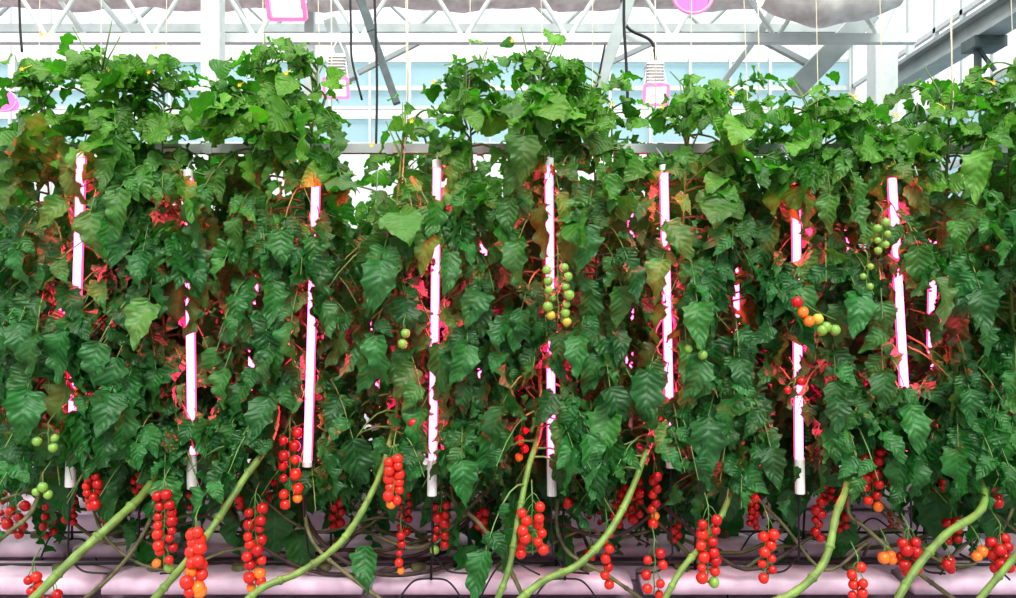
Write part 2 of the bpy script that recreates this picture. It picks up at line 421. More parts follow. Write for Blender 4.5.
from mathutils import noise as mnoise
def hole(x, y):                      # clumpy gaps between the hanging leaves
    return mnoise.noise(Vector((x/34., y/46., 3.7))) > .20
PLANTS = []
def make_front(idx, label, stem_px, head, rad):
    hp = W(head[0], head[1]+14, 3.12)
    pts = [W(*s) for s in stem_px]
    mid = pts[-1].lerp(Vector((hp.x, .12, hp.z)), .5); mid.y = .12; mid.x += random.uniform(-.04, .04)
    path = smooth_path(pts + [mid, hp], 6)
    base = path[0]
    p = thing('tomato_plant', label, 'tomato plant', base, 'front row of tomato vines')
    mb = MB(); k = len(path)
    rr = [rad*.88*(1 if t < .45 else max(.28, 1 - 1.25*(t-.45))) * (1 + .08*math.sin(i*2.3)) for i, t in ((i, i/(k-1)) for i in range(k))]
    mb.tube(path, rr, 9)
    for i in range(4, k-8, 5):                   # leaf scars / nodes on the bare stem
        c = path[i]; t = (path[i+1]-path[i-1]).normalized()
        mb.tube([c - t*.012, c, c + t*.012], [rr[i]*.8, rr[i]*1.28, rr[i]*.8], 8)
    mb.build('stem', 'stem' if rad > .0095 else 'old_stem', p, True)
    items, stalks = [], []
    z0, z1 = W(0, 470, 3.1).z, hp.z
    n = int(72*(z1-z0)/1.5)
    az = RNG.uniform(0, 6.28)
    for i in range(n):
        t = (i + RNG.uniform(-.3, .3))/n; t = min(max(t, 0), 1)
        z = z0 + (z1-z0)*t
        P = np.array(path_at(path[k//2-6:], z)); 
        az = RNG.normal(-math.pi/2, 1.15) if RNG.random() < .78 else RNG.uniform(0, 6.28)
        young = t > .62 + .34*RNG.random()
        L = RNG.uniform(.22, .34) if not young else RNG.uniform(.16, .26)*(1.1 - .5*max(0, t-.78)/.22)
        if t > .9 and RNG.random() < .3: continue
        compound_leaf(P, az, L, young, items, stalks)
    # crown shoots
    for s in range(6):
        ang = RNG.uniform(0, 6.28); b = np.array(hp); ln = RNG.uniform(.08, .2)
        b0 = b - UP*RNG.uniform(.05, .3); tip = b0 + np.array([math.cos(ang)*.5, math.sin(ang)*.35, 1.])*ln
        crown = MB(); crown.tube([b0, (b0+tip)/2 + RNG.normal(0, .01, 3), tip], [.004, .003, .002], 5); crown.build('growing_shoot', 'stalk', p, True)
        for j in range(3):
            compound_leaf(b0 + (tip-b0)*(.4+.3*j), RNG.uniform(0, 6.28), RNG.uniform(.08, .17), True, items, stalks)
    for (cx, cy) in COVER.get(idx, ()):           # leaves hanging in front of the covered lengths of the light tubes
        T = W(cx, cy, 2.93); zz = T.z + .06; P = np.array(path_at(path[k//2-6:], zz))
        v = np.array(T) - P; L = float(np.hypot(v[0], v[1]))/.85
        compound_leaf(P, math.atan2(v[1], v[0]), max(L, .14), False, items, stalks, min(1.2, .33/max(L, .14)))
    # canopy outline of the photo: nothing much above the line of heads
    ok = []
    for it in items:
        x, y, d = project(it[0] + it[1]/np.linalg.norm(it[1])*it[3]*.6)
        if y < np.interp(x, TOPX, TOPY) - 4 + 14*(1+math.sin(x*.19)*math.sin(x*.071+1)) and (RNG.random() < .8 or y < np.interp(x, TOPX, TOPY) - 8): continue
        if y > 175 and d < 3.16 and hole(x, y) and RNG.random() < .86: continue
        if y > 494 + 20*math.sin(x*.045) + 18*math.sin(x*.11+2) and RNG.random() < .8: continue
        ok.append(it)
    me, kept = leaflet_mesh(ok, 'foliage', True)
    o = bpy.data.objects.new('foliage', me); COL.objects.link(o); put(o, p)
    build_stalks(stalks, kept, parent=p, axis=path[k//2-6:])
    # twine going up from the head
    tw = MB(); tp = Vector((hp.x + random.uniform(-.02, .02), .12, 3.05)); tw.tube([hp - Vector((.01, 0, .25)), hp + Vector((.008, -.01, 0)), tp], .0016, 4)
    tw.build('support_string', 'twine', p)
    # blossoms
    fl = MB()
    for s in range(random.randint(1, 2)):
        c = Vector(hp) + Vector((random.uniform(-.12, .12), random.uniform(-.22, -.08), random.uniform(-.16, .02)))
        fl.tube([c + Vector((0, .06, .03)), c], .0012, 4)
        for j in range(6):
            an = j*1.047; dd = Vector((math.cos(an), -.35, math.sin(an))); nn = Vector((-math.sin(an), 0, math.cos(an)))
            fl.add([c + nn*.003, c - nn*.003, c + dd*.010], [(0,1,2)])
    fl.build('blossom', 'flower', p)
    PLANTS.append(p); return p

TRUSSES = [ # plant index, box, depth, colours, fruit radius px, two columns
 (1,  84,470,103,512, 2.95, 'rrrbrrrbrb', 5.2, True),
 (2, 152,488,177,572, 2.85, 'rrrrrrrbrbrbrbbog'[:17], 5.6, True),
 (3, 184,525,208,600, 2.66, 'bbbbbbbbbobbobo', 7.0, True),
 (3, 243,502,268,592, 2.88, 'rrrrrbrbrbbrobbo', 5.8, True),
 (0,   4,503, 28,540, 3.15, 'rrrrrrr', 5.2, True),
 (1,  24,570, 42,600, 2.85, 'brbrb', 5.6, True),
 (2,  46,588, 62,604, 2.95, 'rr', 5, True),
 (4, 276,428,304,512, 2.92, 'rrrrbrbrbbob', 5.8, True),
 (5, 383,452,405,510, 2.78, 'bbbbbbbbbbbo', 6.0, True),
 (5, 394,530,407,575, 2.95, 'rrrbo', 4.6, False),
 (4, 328,498,346,532, 3.3, 'rrrrrr', 5, True),
 (6, 430,498,452,554, 3.1, 'rrrrrrrrrg', 5.4, True),
 (7, 516,501,548,559, 2.74, 'bbbbbbbbbbbb', 6.0, True),
 (7, 513,425,530,462, 3.05, 'rrro', 4.6, True),
 (8, 599,526,614,589, 2.9, 'bbbbrbb', 5.0, True),
 (8, 583,545,598,562, 3.2, 'rrr', 4.6, True),
 (9, 641,548,668,600, 2.8, 'rbbrbbb', 5.8, True),
 (9, 647,470,662,528, 3.0, 'rrrbrbob', 5.6, True),
 (9, 627,478,645,522, 3.25, 'rrrrrrrr', 5.2, True),
 (10,695,514,721,587, 2.78, 'rrrbrbrbrbbbg', 6.0, True),
 (10,747,442,762,502, 3.0, 'rrrrrb', 5.8, True),
 (10,668,520,684,545, 3.3, 'rrrr', 5, True),
 (11,757,527,779,582, 2.84, 'bbbbbbrb', 5.6, True),
 (11,810,498,826,542, 3.15, 'rrrrrrr', 5.2, True),
 (12,861,446,884,510, 2.98, 'rrrrrrrrrbo', 5.2, True),
 (12,874,548,897,566, 2.84, 'ooo', 6.0, True),
 (13,896,535,920,578, 2.82, 'rrrrrrrrrrr', 6.0, True),
 (13,940,558,958,574, 2.9, 'rrr', 5.6, True),
 (13,942,515,962,548, 3.15, 'rrrrrr', 5.2, True),
 (12,847,564,867,602, 2.72, 'bbbbbb', 5.4, True),
 (14,988,533,1012,574, 2.8, 'rrrrrrrrrr', 6.0, True),
 (14,968,546,988,562, 2.82, 'oo', 6.0, True),
 (14,990,494,1004,508, 3.0, 'rr', 5.4, True),
 (7, 543,262,573,326, 2.84, 'gggggggggggyy', 5.2, True),
 (10,682,340,706,362, 2.86, 'gggg', 5.0, True),
 (1,  34,432, 62,452, 2.86, 'ggg', 5.2, True),
 (0,  32,482, 54,498, 2.84, 'ggg', 5, True),
 (12,872,218,892,256, 2.84, 'gggggg', 4.6, True),
 (12,858,262,876,300, 2.86, 'gggg', 4.2, True),
 (5, 398,330,410,350, 2.86, 'gg', 4.6, True),
 (5, 408,417,422,430, 2.9, 'r', 5.6, False),
 (8, 562,496,574,510, 3.0, 'rr', 5, True),
 (11,780,376,808,394, 2.9, 'rr', 5, True),
 (6, 474,505,490,535, 3.3, 'rrrrr', 5, True),
 (3, 222,494,246,510, 3.2, 'rrrrr', 5, True),
 (2, 130,470,146,495, 3.3, 'rrrr', 4.6, True),
]
for t in TRUSSES:
    KEEP.append((t[1], t[2], t[3], t[4], t[5]+.03, .85))
KEEP.append((793,292,842,336,2.9,.9))
# thick bare stems stay in view below the leaves
for (x0,y0,x1,y1) in ((225,425,282,510),(340,460,392,545),(512,430,545,520),(610,455,650,525),(110,490,152,530),(825,470,850,540)):
    KEEP.append((x0,y0,x1,y1,2.8,.5))

COVER = {}
for a, b, op in LAMPS:
    y = a[1] - 6
    while y < b[1] - 30:
        if not any(o[1]-9 < y < o[3]+3 for o in op):
            x = a[0] + (b[0]-a[0])*(y-a[1])/(b[1]-a[1])
            c = sorted(range(len(FRONT)), key=lambda i: abs(FRONT[i][2][0]*.6 + FRONT[i][1][-1][0]*.4 - x))
            for j in (0, 1): COVER.setdefault(c[j], []).append((x + random.uniform(-5, 5), y))
        y += 13
for i, a in enumerate(FRONT): make_front(i, *a)
for t in TRUSSES: fruit_truss(PLANTS[t[0]], *t[1:6], t[6], t[7], t[8]) if False else fruit_truss(PLANTS[t[0]], t[1], t[2], t[3], t[4], t[5], t[6], t[7], t[8])
# slanting truss that ripens from red to green, right of the seventh tube
mb = MB(); fr = []
pl = PLANTS[11]
for (x, y, c) in ((797,302,'r'),(803,312,'o'),(809,321,'o'),(818,319,'y'),(826,327,'g'),(835,330,'g'),(822,330,'g')): fr.append((W(x, y, 2.84), 5.6*2.84/F, c))
pts = [W(786,292,2.92)] + [W(x, y-4, 2.86) for x, y in ((795,296),(806,308),(818,316),(836,324))]
mb.tube(smooth_path(pts, 4), .0022, 5)
tr = mb.build('fruit_truss', 'truss', pl, True); tr['label'] = 'slanting truss ripening from red to green'
for c0, r, c in fr:
    o = bpy.data.objects.new('tomato', FRUIT[FCOL[c]]); COL.objects.link(o); o.parent = tr; o.location = c0; o.scale = (r, r, r*1.04)
    if c in 'oyg': o['label'] = {'o': 'orange tomato', 'y': 'yellow turning tomato', 'g': 'green unripe tomato'}[c]

# ------------------------------------------------------------------ rows behind
def proto_foliage(seed, dens, height, z0):
    items, stalks = [], []
    for i in range(dens):
        t = i/dens; z = z0 + height*t
        P = np.array([RNG.normal(0, .03), RNG.normal(0, .03), z])
        young = t > .86
        L = RNG.uniform(.26, .40) if not young else RNG.uniform(.12, .22)
        az = RNG.uniform(0, 6.28)
        compound_leaf(P, az, L, young, items, stalks)
    me, kept = leaflet_mesh(items, 'foliage')
    so = build_stalks(stalks, kept)
    sm = so.data; bpy.data.objects.remove(so)
    return me, sm
PROTO = [proto_foliage(s, 62, 1.5, .86) for s in range(3)]
ORD = ['first','second','third','fourth','fifth','sixth','seventh','eighth','ninth','tenth','eleventh','twelfth']
def back_row(n, depth, x0, x1, rowname, rowgroup, fruits, zs):
    for i in range(n):
        px = x0 + (x1-x0)*(i+.5)/n + random.uniform(-14, 14)
        X = (px - CX)*depth/F; Y = depth - 3.0 + random.uniform(-.08, .08)
        lab = f'{ORD[i]} dark tomato vine from the left in the {rowname}'
        p = thing('tomato_plant', lab, 'tomato plant', (X, Y, .56), rowgroup)
        me, sm = PROTO[i % 3]
        s = zs*random.uniform(.94, 1.05)
        for nm, m_ in (('foliage', me), ('leaf_stalks', sm)):
            o = bpy.data.objects.new(nm, m_); COL.objects.link(o); o.parent = p; o.location = (0, 0, -.56)
            o.rotation_euler.z = random.uniform(0, 6.28); o.scale = (1, 1, s)
            if nm == 'leaf_stalks': o.rotation_euler.z = p_rot
            p_rot = o.rotation_euler.z
        sg = random.choice((-1, 1)); run = random.uniform(.35, .75)
        pts = [Vector((X + sg*run, Y - .12, .575)), Vector((X + sg*run*.7, Y - .16, .60 + random.uniform(0, .06))), Vector((X + sg*run*.3, Y - .1, .72)), Vector((X, Y, .95)), Vector((X, Y, 1.6)), Vector((X + .02, Y, 2.3*s))]
        mb = MB(); path = smooth_path(pts, 5); mb.tube(path, [.0085*(1 - .6*k/len(path)) for k in range(len(path))], 7)
        mb.build('stem', 'old_stem', p, True)
        for e_ in range(2 if depth < 5 else 0):          # older bare lengths of vine lowered along the gutter
            sg = random.choice((-1, 1)); run = random.uniform(.5, 1.1); y_ = Y - random.uniform(.15, .42); zz = random.uniform(.60, .78)
            pts = [Vector((X - sg*.05, Y-.05, random.uniform(.9, 1.0))), Vector((X + sg*run*.22, y_, zz + .10)), Vector((X + sg*run*.5, y_ - .04, zz - random.uniform(.02, .09))), Vector((X + sg*run*.8, y_, zz + random.uniform(-.06, .08))), Vector((X + sg*run, Y - .1, .565))]
            mb = MB(); mb.tube(smooth_path(pts, 6), random.uniform(.005, .009), 7)
            mb.build('lowered_stem', random.choice(('old_stem', 'old_stem', 'bark_stem')), p, True)
        for k in range(fruits):
            fx = px + random.uniform(-40, 40); fy = random.uniform(450, 500)*1.0
            cols = ''.join(random.choice('rrrrr') for _ in range(random.randint(5, 9)))
            fruit_truss(p, fx-8, fy, fx+8, fy + random.uniform(28, 45), depth - .25, cols, 4.6*3.3/depth, True)
back_row(11, 3.55, -40, 1056, 'second row, behind the front vines', 'second row of tomato vines', 2, 1.0)
back_row(11, 4.75, -40, 1056, 'third row, glimpsed through leaves', 'third row of tomato vines', 1, .98)
back_row(12, 6.2, -60, 1076, 'farthest row, glimpsed through leaves', 'farthest row of tomato vines', 0, .97)

# ------------------------------------------------------------------ vertical LED tubes
def led_tube(a, b, d, label, group, cap=True, cable=True, capfrac=.1):
    A = W(*a, d); B = W(*b, d)
    t = thing('grow_light_tube', label, 'grow light', B, group)
    dv = (A - B); ax = dv.normalized(); ln = dv.length
    L0 = B + ax*(ln*capfrac if cap else .02); L1 = A - ax*.03
    mb = MB(); mb.tube([L0, L1], .0125, 14); o = mb.build('diffuser', 'tube', t, True)
    for sx in (-1, 1):
        mb = MB(); off = Vector((sx*.0125, .009, 0)); mb.bar(L0 + off, L1 + off, .006, .004)
        mb.build('side_rail', 'tube_edge', t)
    mb = MB(); mb.bar(B + Vector((0, .016, 0)), A + Vector((0, .016, 0)), .016, .008); mb.build('housing', 'white_plastic', t, bevel=.003)
    mb = MB(); mb.tube([B, L0], .0175, 14); mb.build('driver_cap', 'white_plastic', t, False, .003)['label'] = 'unlit white lower end cap'
    mb = MB(); mb.tube([L1, A], .0165, 14); mb.build('top_cap', 'white_plastic', t, False, .003)
    hk = MB(); hk.tube(smooth_path([A, A + Vector((0, .02, .03)), Vector((A.x, .16+(d-3.0), W(0,150,3.2).z))], 4), .0022, 5); hk.build('hanger_wire', 'galv', t)
    if cable:
        sg_ = random.choice((-1, 1)); e = W(b[0] + random.uniform(-3, 3), 575, d + .1); e.z = max(e.z, .56)
        mb = MB(); mb.tube(smooth_path([B, B.lerp(e, .4) + Vector((random.uniform(-.01, .01), 0, 0)), B.lerp(e, .75), e + Vector((sg_*.012, 0, .06)), e + Vector((sg_*.05, .01, .012)), e + Vector((sg_*.13, .03, -.004))], 5), .0038, 6)
        mb.build('power_cable', 'black_rubber', t, True)
    return t
pos = ['leftmost', 'second', 'third', 'fourth', 'fifth', 'sixth', 'seventh', 'rightmost']
for i, (a, b, op) in enumerate(LAMPS):
    if i in (0, 7): lab = f'{pos[i]} glowing pink-white light tube hanging vertically in the front vines'
    else: lab = f'glowing pink-white light tube in the front vines, {pos[i]} from the left'
    led_tube(a, b, LD, lab, 'vertical light tubes of the front row', capfrac=(.02 if i == 2 else .11 if i != 5 else .03))
BACKL = [((484,230),(480,420)), ((632,200),(628,430)), ((846,215),(842,430)), ((934,225),(930,440)), ((60,240),(62,440)), ((255,250),(250,430)), ((372,260),(376,430)), ((735,250),(738,430))]
names = ['between the fourth and fifth front tubes','between the fifth and sixth front tubes','between the seventh and rightmost front tubes','right of the rightmost front tube','left of the leftmost front tube','between the second and third front tubes','between the third and fourth front tubes','between the sixth and seventh front tubes']
for (a, b), nm in zip(BACKL, names):
    led_tube(a, b, 3.38, f'light tube of the row behind, glimpsed {nm}', 'light tubes of the row behind', cable=False)

# rail the tubes hang from
mb = MB(); a, b = W(-300, 149, 3.2), W(1320, 149, 3.2); mb.bar(a, b, .034, .03)
t = thing('support_rail', 'white horizontal metal rail behind the front vines above the light tubes', 'rail', (a+b)/2)
mb.build('rail', 'galv', t)
for px in range(-240, 1300, 90):
    c = W(px, 149, 3.2); mb = MB(); mb.box((c.x-.012, c.y-.019, c.z-.022), (c.x+.012, c.y+.019, c.z+.02)); mb.build('clip', 'galv', t)

# ------------------------------------------------------------------ gutters, slabs, hoses, floor
GZ = .548
def gutter(y0, w, label, zt=GZ, depthpx=None):
    t = thing('growing_gutter', label, 'gutter', (0, y0, zt-.16), 'growing gutters')
    mb = MB(); x0, x1 = -4.2, 4.2; h = .12; zb = zt - .075
    prof = [(y0-.03, zb+.0), (y0-.03, zb-.012), (y0, zb-.02), (y0+.01, zb-h), (y0+w-.01, zb-h), (y0+w, zb-.02), (y0+w+.03, zb-.012), (y0+w+.03, zb), (y0+w-.01, zb), (y0+w-.02, zb-h+.012), (y0+.02, zb-h+.012), (y0+.01, zb)]
    n = len(prof); v = [(x, y, z) for x in (x0, x1) for y, z in prof]
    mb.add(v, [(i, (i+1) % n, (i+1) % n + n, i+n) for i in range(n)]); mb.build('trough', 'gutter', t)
    for x in np.arange(-3.9, 4.2, 1.3):
        mb = MB(); mb.box((x-.02, y0+w*.3, .0), (x+.02, y0+w*.7, zb-h)); mb.build('support_post', 'galv', t)
    return t
rows = [(.16, .22, 'front'), (.66, .22, 'second'), (1.62, .24, 'third'), (2.6, .24, 'farthest')]
SLAB = None
for r, (y0, w, nm) in enumerate(rows):
    gutter(y0, w, f'white {nm} growing gutter running across below the vines')
    if r > 2: continue
    n = 5 if r == 0 else 6; step = 1.0
    for i in range(n):
        x = -(n*step)/2 + i*step + .14*r
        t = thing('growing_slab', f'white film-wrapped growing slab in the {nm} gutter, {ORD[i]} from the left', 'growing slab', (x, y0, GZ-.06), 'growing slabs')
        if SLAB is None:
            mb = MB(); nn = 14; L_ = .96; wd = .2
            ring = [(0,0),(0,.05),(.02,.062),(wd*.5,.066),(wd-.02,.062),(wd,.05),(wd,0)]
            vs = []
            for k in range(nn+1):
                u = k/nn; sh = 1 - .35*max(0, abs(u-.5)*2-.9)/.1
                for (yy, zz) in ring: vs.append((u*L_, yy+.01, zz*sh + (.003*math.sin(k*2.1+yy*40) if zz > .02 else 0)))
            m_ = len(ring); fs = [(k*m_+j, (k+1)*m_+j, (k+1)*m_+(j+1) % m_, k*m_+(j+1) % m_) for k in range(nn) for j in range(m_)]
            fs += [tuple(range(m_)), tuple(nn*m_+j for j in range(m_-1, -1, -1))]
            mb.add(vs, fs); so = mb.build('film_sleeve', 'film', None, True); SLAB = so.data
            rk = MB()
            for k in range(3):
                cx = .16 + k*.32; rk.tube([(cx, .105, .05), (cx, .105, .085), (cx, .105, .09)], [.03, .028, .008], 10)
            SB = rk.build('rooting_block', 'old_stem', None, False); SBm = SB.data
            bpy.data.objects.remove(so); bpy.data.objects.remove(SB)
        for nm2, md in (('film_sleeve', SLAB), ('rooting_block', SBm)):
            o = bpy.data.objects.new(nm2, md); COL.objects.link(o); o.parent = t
    mb = MB(); hz = GZ + .008
    mb.tube(smooth_path([(-4.2 + 8.4*k/24, y0+w-.05 + .012*math.sin(k*1.7+r), hz) for k in range(25)], 3), .0055, 8)
    tag(mb.build('irrigation_hose', 'black_rubber', None, True), f'black irrigation hose lying along the {nm} gutter', 'hose', 'irrigation hoses')

# black drip stakes with arched legs
STK = [(431,582,500,3.2,'below the fourth light tube'),(470,561,500,3.35,'right of the fourth light tube'),(138,556,500,3.4,'left of the second light tube'),(556,565,500,3.35,'below the fifth light tube'),(565,600,520,3.15,'just right of the fifth light tube cap'),(803,552,498,3.35,'below the seventh light tube'),(924,550,498,3.3,'below the rightmost light tube'),(695,570,505,3.3,'between the sixth and seventh light tubes'),(330,562,500,3.4,'right of the third light tube'),(72,547,495,3.4,'below the leftmost light tube')]
for (x, yb, yt, d, nm) in STK:
    yb = min(max(yb, 566), 580) if yb >= 556 else min(max(yb, 532), 540)
    d = (ZC - GZ - .004)*F/(yb - HY)
    c = W(x, yb, d); tp = W(x+random.uniform(-2, 2), yt-30, d)
    t = thing('drip_stake', f'black drip tube on arched legs {nm}', 'drip stake', c, 'black drip stakes')
    mb = MB(); mb.tube([c, c.lerp(tp, .5) + Vector((random.uniform(-.006, .006), 0, 0)), tp], .0048, 7); mb.build('tube', 'black_rubber', t, True)
    for s in (-1, 1):
        mb = MB(); mb.tube(smooth_path([c + Vector((0,0,.006)), c + Vector((s*.06, -.01, .0)), c + Vector((s*.105, -.02, -.05)), c + Vector((s*.12, -.02, -.10))], 5), .0035, 6); mb.build('leg', 'black_rubber', t, True)

# looping black micro tubes along the slabs
for k, (x0, y0, x1, y1, d) in enumerate(((40,560,70,540,3.3),(590,560,650,545,3.3),(940,575,1010,580,3.1),(340,552,405,550,3.2),(480,598,540,575,3.1),(250,560,300,552,3.4),(740,552,790,545,3.4),(850,545,905,540,3.4))):
    a, b = W(x0, y0, d), W(x1, y1, d); mid = a.lerp(b, .5) + Vector((0, .02, .06 + .03*(k % 3)))
    mb = MB(); mb.tube(smooth_path([a, a.lerp(mid, .5) + Vector((0,0,.03)), mid, b.lerp(mid, .4), b], 6), .0035, 6)
    tag(mb.build('micro_tube', 'black_rubber', None, True), 'thin black drip tube arched over the slabs, ' + ['below the leftmost light tube','right of the fifth light tube','at the lower right edge','left of the fourth light tube','left of the fifth light tube','left of the third light tube','left of the seventh light tube','left of the rightmost light tube'][k], 'drip tube', 'thin black drip tubes')

# duct and pipe glimpsed low on the right
mb = MB(); a, b = W(868, 488, 4.5), W(968, 492, 4.5)
mb.tube([a, b - (b-a).normalized()*.05, b - (b-a).normalized()*.015, b], [.105, .105, .08, .03], 20)
tag(mb.build('air_duct', 'duct', None, True), 'white round air duct end glimpsed low at the right', 'duct')
mb = MB(); a, b = W(895, 488, 4.1), W(962, 498, 4.1)
mb.tube(smooth_path([a, a.lerp(b, .5), b, b + Vector((.04, .02, -.05))], 5), .042, 14)
tag(mb.build('black_pipe', 'black_rubber', None, True), 'fat black pipe lying in front of the white duct', 'pipe')

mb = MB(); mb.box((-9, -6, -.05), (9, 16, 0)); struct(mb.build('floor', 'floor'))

# ------------------------------------------------------------------ greenhouse frame behind
def beam(name, a, b, w, h, mat, label, cat='steel bar', group=None):
    mb = MB(); mb.bar(W(*a), W(*b), w, h); return tag(mb.build(name, mat, None, False, .006), label, cat, group)

DT = 8.0
def truss(d, ytop, ychord, x0, x1, step, label, mat, w):
    t = thing('roof_truss', label, 'roof truss', W((x0+x1)/2, ychord, d), 'roof trusses')
    mb = MB(); mb.bar(W(x0, ychord, d), W(x1, ychord, d), w, w); mb.build('bottom_chord', mat, t)
    mb = MB(); mb.bar(W(x0, ytop, d), W(x1, ytop, d), w, w); mb.build('top_chord', mat, t)
    x = x0; up = True
    while x < x1:
        p = W(x, ychord if up else ytop, d); q_ = W(min(x+step, x1), ytop if up else ychord, d)
        mb = MB(); mb.tube([p, q_], w*.26, 8); mb.build('web_bar', mat, t); x += step; up = not up
    return t
NEAR = truss(8.0, -42, 39, -160, 915, 52, 'white lattice roof truss spanning behind the vine tops', 'paint', .085)
FAR = truss(10.5, -40, 29, -160, 860, 72, 'farther grey lattice roof truss behind the white one', 'galv', .10)
def post(px, y0, d, w, label, mat='paint', zbase=0.0):
    mb = MB(); top = W(px, y0, d); mb.bar((top.x, top.y, zbase), top, w, w); 
    return tag(mb.build('steel_column', mat, None, False, .008), label, 'column', 'greenhouse columns')
post(213, -60, 7.6, .165, 'white square steel column above the vines at left')
post(882, -60, 9.2, .24, 'broad white column at the right end of the trusses')
post(910, -60, 9.9, .075, 'thin white column right of the broad one')
post(310, -60, 9.0, .10, 'thin white column behind the left floodlights')
def brace(a, b, w, mat):
    mb = MB(); mb.bar(W(*a), W(*b), w, w); mb.build('brace', mat, NEAR, False, .006)
# sloping braces welded to the truss
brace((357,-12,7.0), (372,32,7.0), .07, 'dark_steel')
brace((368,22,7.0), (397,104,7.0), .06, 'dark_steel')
brace((633,-12,7.2), (588,118,7.2), .10, 'galv')
brace((330,20,8.6), (352,80,8.6), .12, 'galv')
brace((358,73,8.8), (424,40,8.8), .05, 'galv')
brace((612,62,8.8), (680,30,8.8), .05, 'galv')
brace((722,84,8.4), (757,37,8.4), .055, 'galv')
brace((757,37,8.4), (808,64,8.4), .06, 'galv')
brace((757,37,8.2), (784,-8,8.2), .07, 'galv')
brace((796,88,8.4), (868,14,8.4), .20, 'galv')
brace((230,-8,8.4), (252,36,8.4), .06, 'galv')
brace((60,0,8.6), (88,40,8.6), .05, 'galv')
brace((100,0,8.6), (130,36,8.6), .05, 'galv')
# beam running towards the viewer at upper right
mb = MB(); X, Z = 4.35, 4.12
mb.box((X-.03, 3.2, Z), (X+.22, 7.1, Z+.04)); mb.box((X-.03, 3.2, Z+.20), (X+.22, 7.1, Z+.24)); mb.box((X+.06, 3.2, Z+.04), (X+.12, 7.1, Z+.20))
t = thing('roof_beam', 'grey steel beam running towards the viewer at upper right', 'beam', (X, 5, Z))
mb.build('flange_profile', 'galv', t)
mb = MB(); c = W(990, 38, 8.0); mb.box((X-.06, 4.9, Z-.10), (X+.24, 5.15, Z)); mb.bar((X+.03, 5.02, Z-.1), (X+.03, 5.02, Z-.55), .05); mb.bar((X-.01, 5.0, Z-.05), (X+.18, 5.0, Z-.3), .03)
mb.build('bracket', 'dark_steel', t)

# walls of glass
D = 13.0; yb = D - 3.0
def band(y_lo, y_hi, mat, name, x0=-60, x1=860):
    a, b = W(x0, y_lo, D), W(x1, y_hi, D); mb = MB(); mb.box((a.x, yb, a.z), (b.x, yb+.02, b.z)); return struct(mb.build(name, mat))
band(-120, 60, 'pane', 'window_1', -160, 850)
band(62, 86, 'pale_pane', 'window_2', -160, 850)
band(91, 107, 'pale_pane', 'window_3', -160, 850)
band(109, 117, 'pane', 'window_4', -160, 850)
band(118, 142, 'pale_pane', 'window_5', -160, 850)
band(146, 418, 'pane', 'wall_back', -160, 850)
mb = MB()
for y in (61, 88.5, 108, 117.5, 144): a, b = W(-160, y, D-.05), W(850, y, D-.05); mb.bar(a, b, .05 if y != 88.5 else .07, .05)
struct(mb.build('trim_1', 'paint'))
mb = MB()
for px in range(-150, 851, 40): a, b = W(px, 418, D-.1), W(px, -120, D-.1); mb.bar(a, b, .035, .05)
struct(mb.build('trim_2', 'paint'))
XR = 5.2
mb = MB(); mb.box((XR, -5.5, 0), (XR+.02, yb, 4.05)); struct(mb.build('window_6', 'pale_pane'))
mb = MB(); mb.box((XR, -5.5, 4.1), (XR+.02, yb, 7.)); struct(mb.build('wall_right', 'pane'))
mb = MB()
for y in np.arange(-5, yb, .62): mb.box((XR-.05, y-.03, 0), (XR, y+.03, 7.))
for z in (1.2, 2.4, 3.3, 4.07, 5.0, 5.8): mb.box((XR-.05, -5.5, z-.03), (XR, yb, z+.03))
struct(mb.build('trim_3', 'paint'))

# gathered shade curtains under the roof
def curtain(x0, x1, d, edge, label, sag=0):
    mb = MB(); nx = 60; ny = 14; v = []
    for i in range(nx+1):
        u = i/nx; px = x0 + (x1-x0)*u
        e = edge + 2.2*math.sin(u*(x1-x0)*.05) + 1.2*math.sin(u*(x1-x0)*.13) + sag*math.sin(math.pi*u)
        for j in range(ny+1):
            a = math.pi*j/ny; 
            r = .32; c = W(px, e, d)
            fold = .02*math.sin(j*2.6 + 2*math.sin(u*9)) 
            v.append((c.x, c.y - math.cos(a)*(r*.8+fold) , c.z + r*1.4*(1-math.sin(a)*(1+fold*.3)) ))
    f = [(i*(ny+1)+j, (i+1)*(ny+1)+j, (i+1)*(ny+1)+j+1, i*(ny+1)+j+1) for i in range(nx) for j in range(ny)]
    mb.add(v, f); return tag(mb.build('shade_curtain', 'cloth', None, True), label, 'shade curtain', 'shade curtains')
curtain(-80, 755, 8.7, 9, 'long gathered grey shade curtain along the top')
curtain(762, 900, 7.6, 6, 'drooping gathered grey shade curtain at upper right', 20)

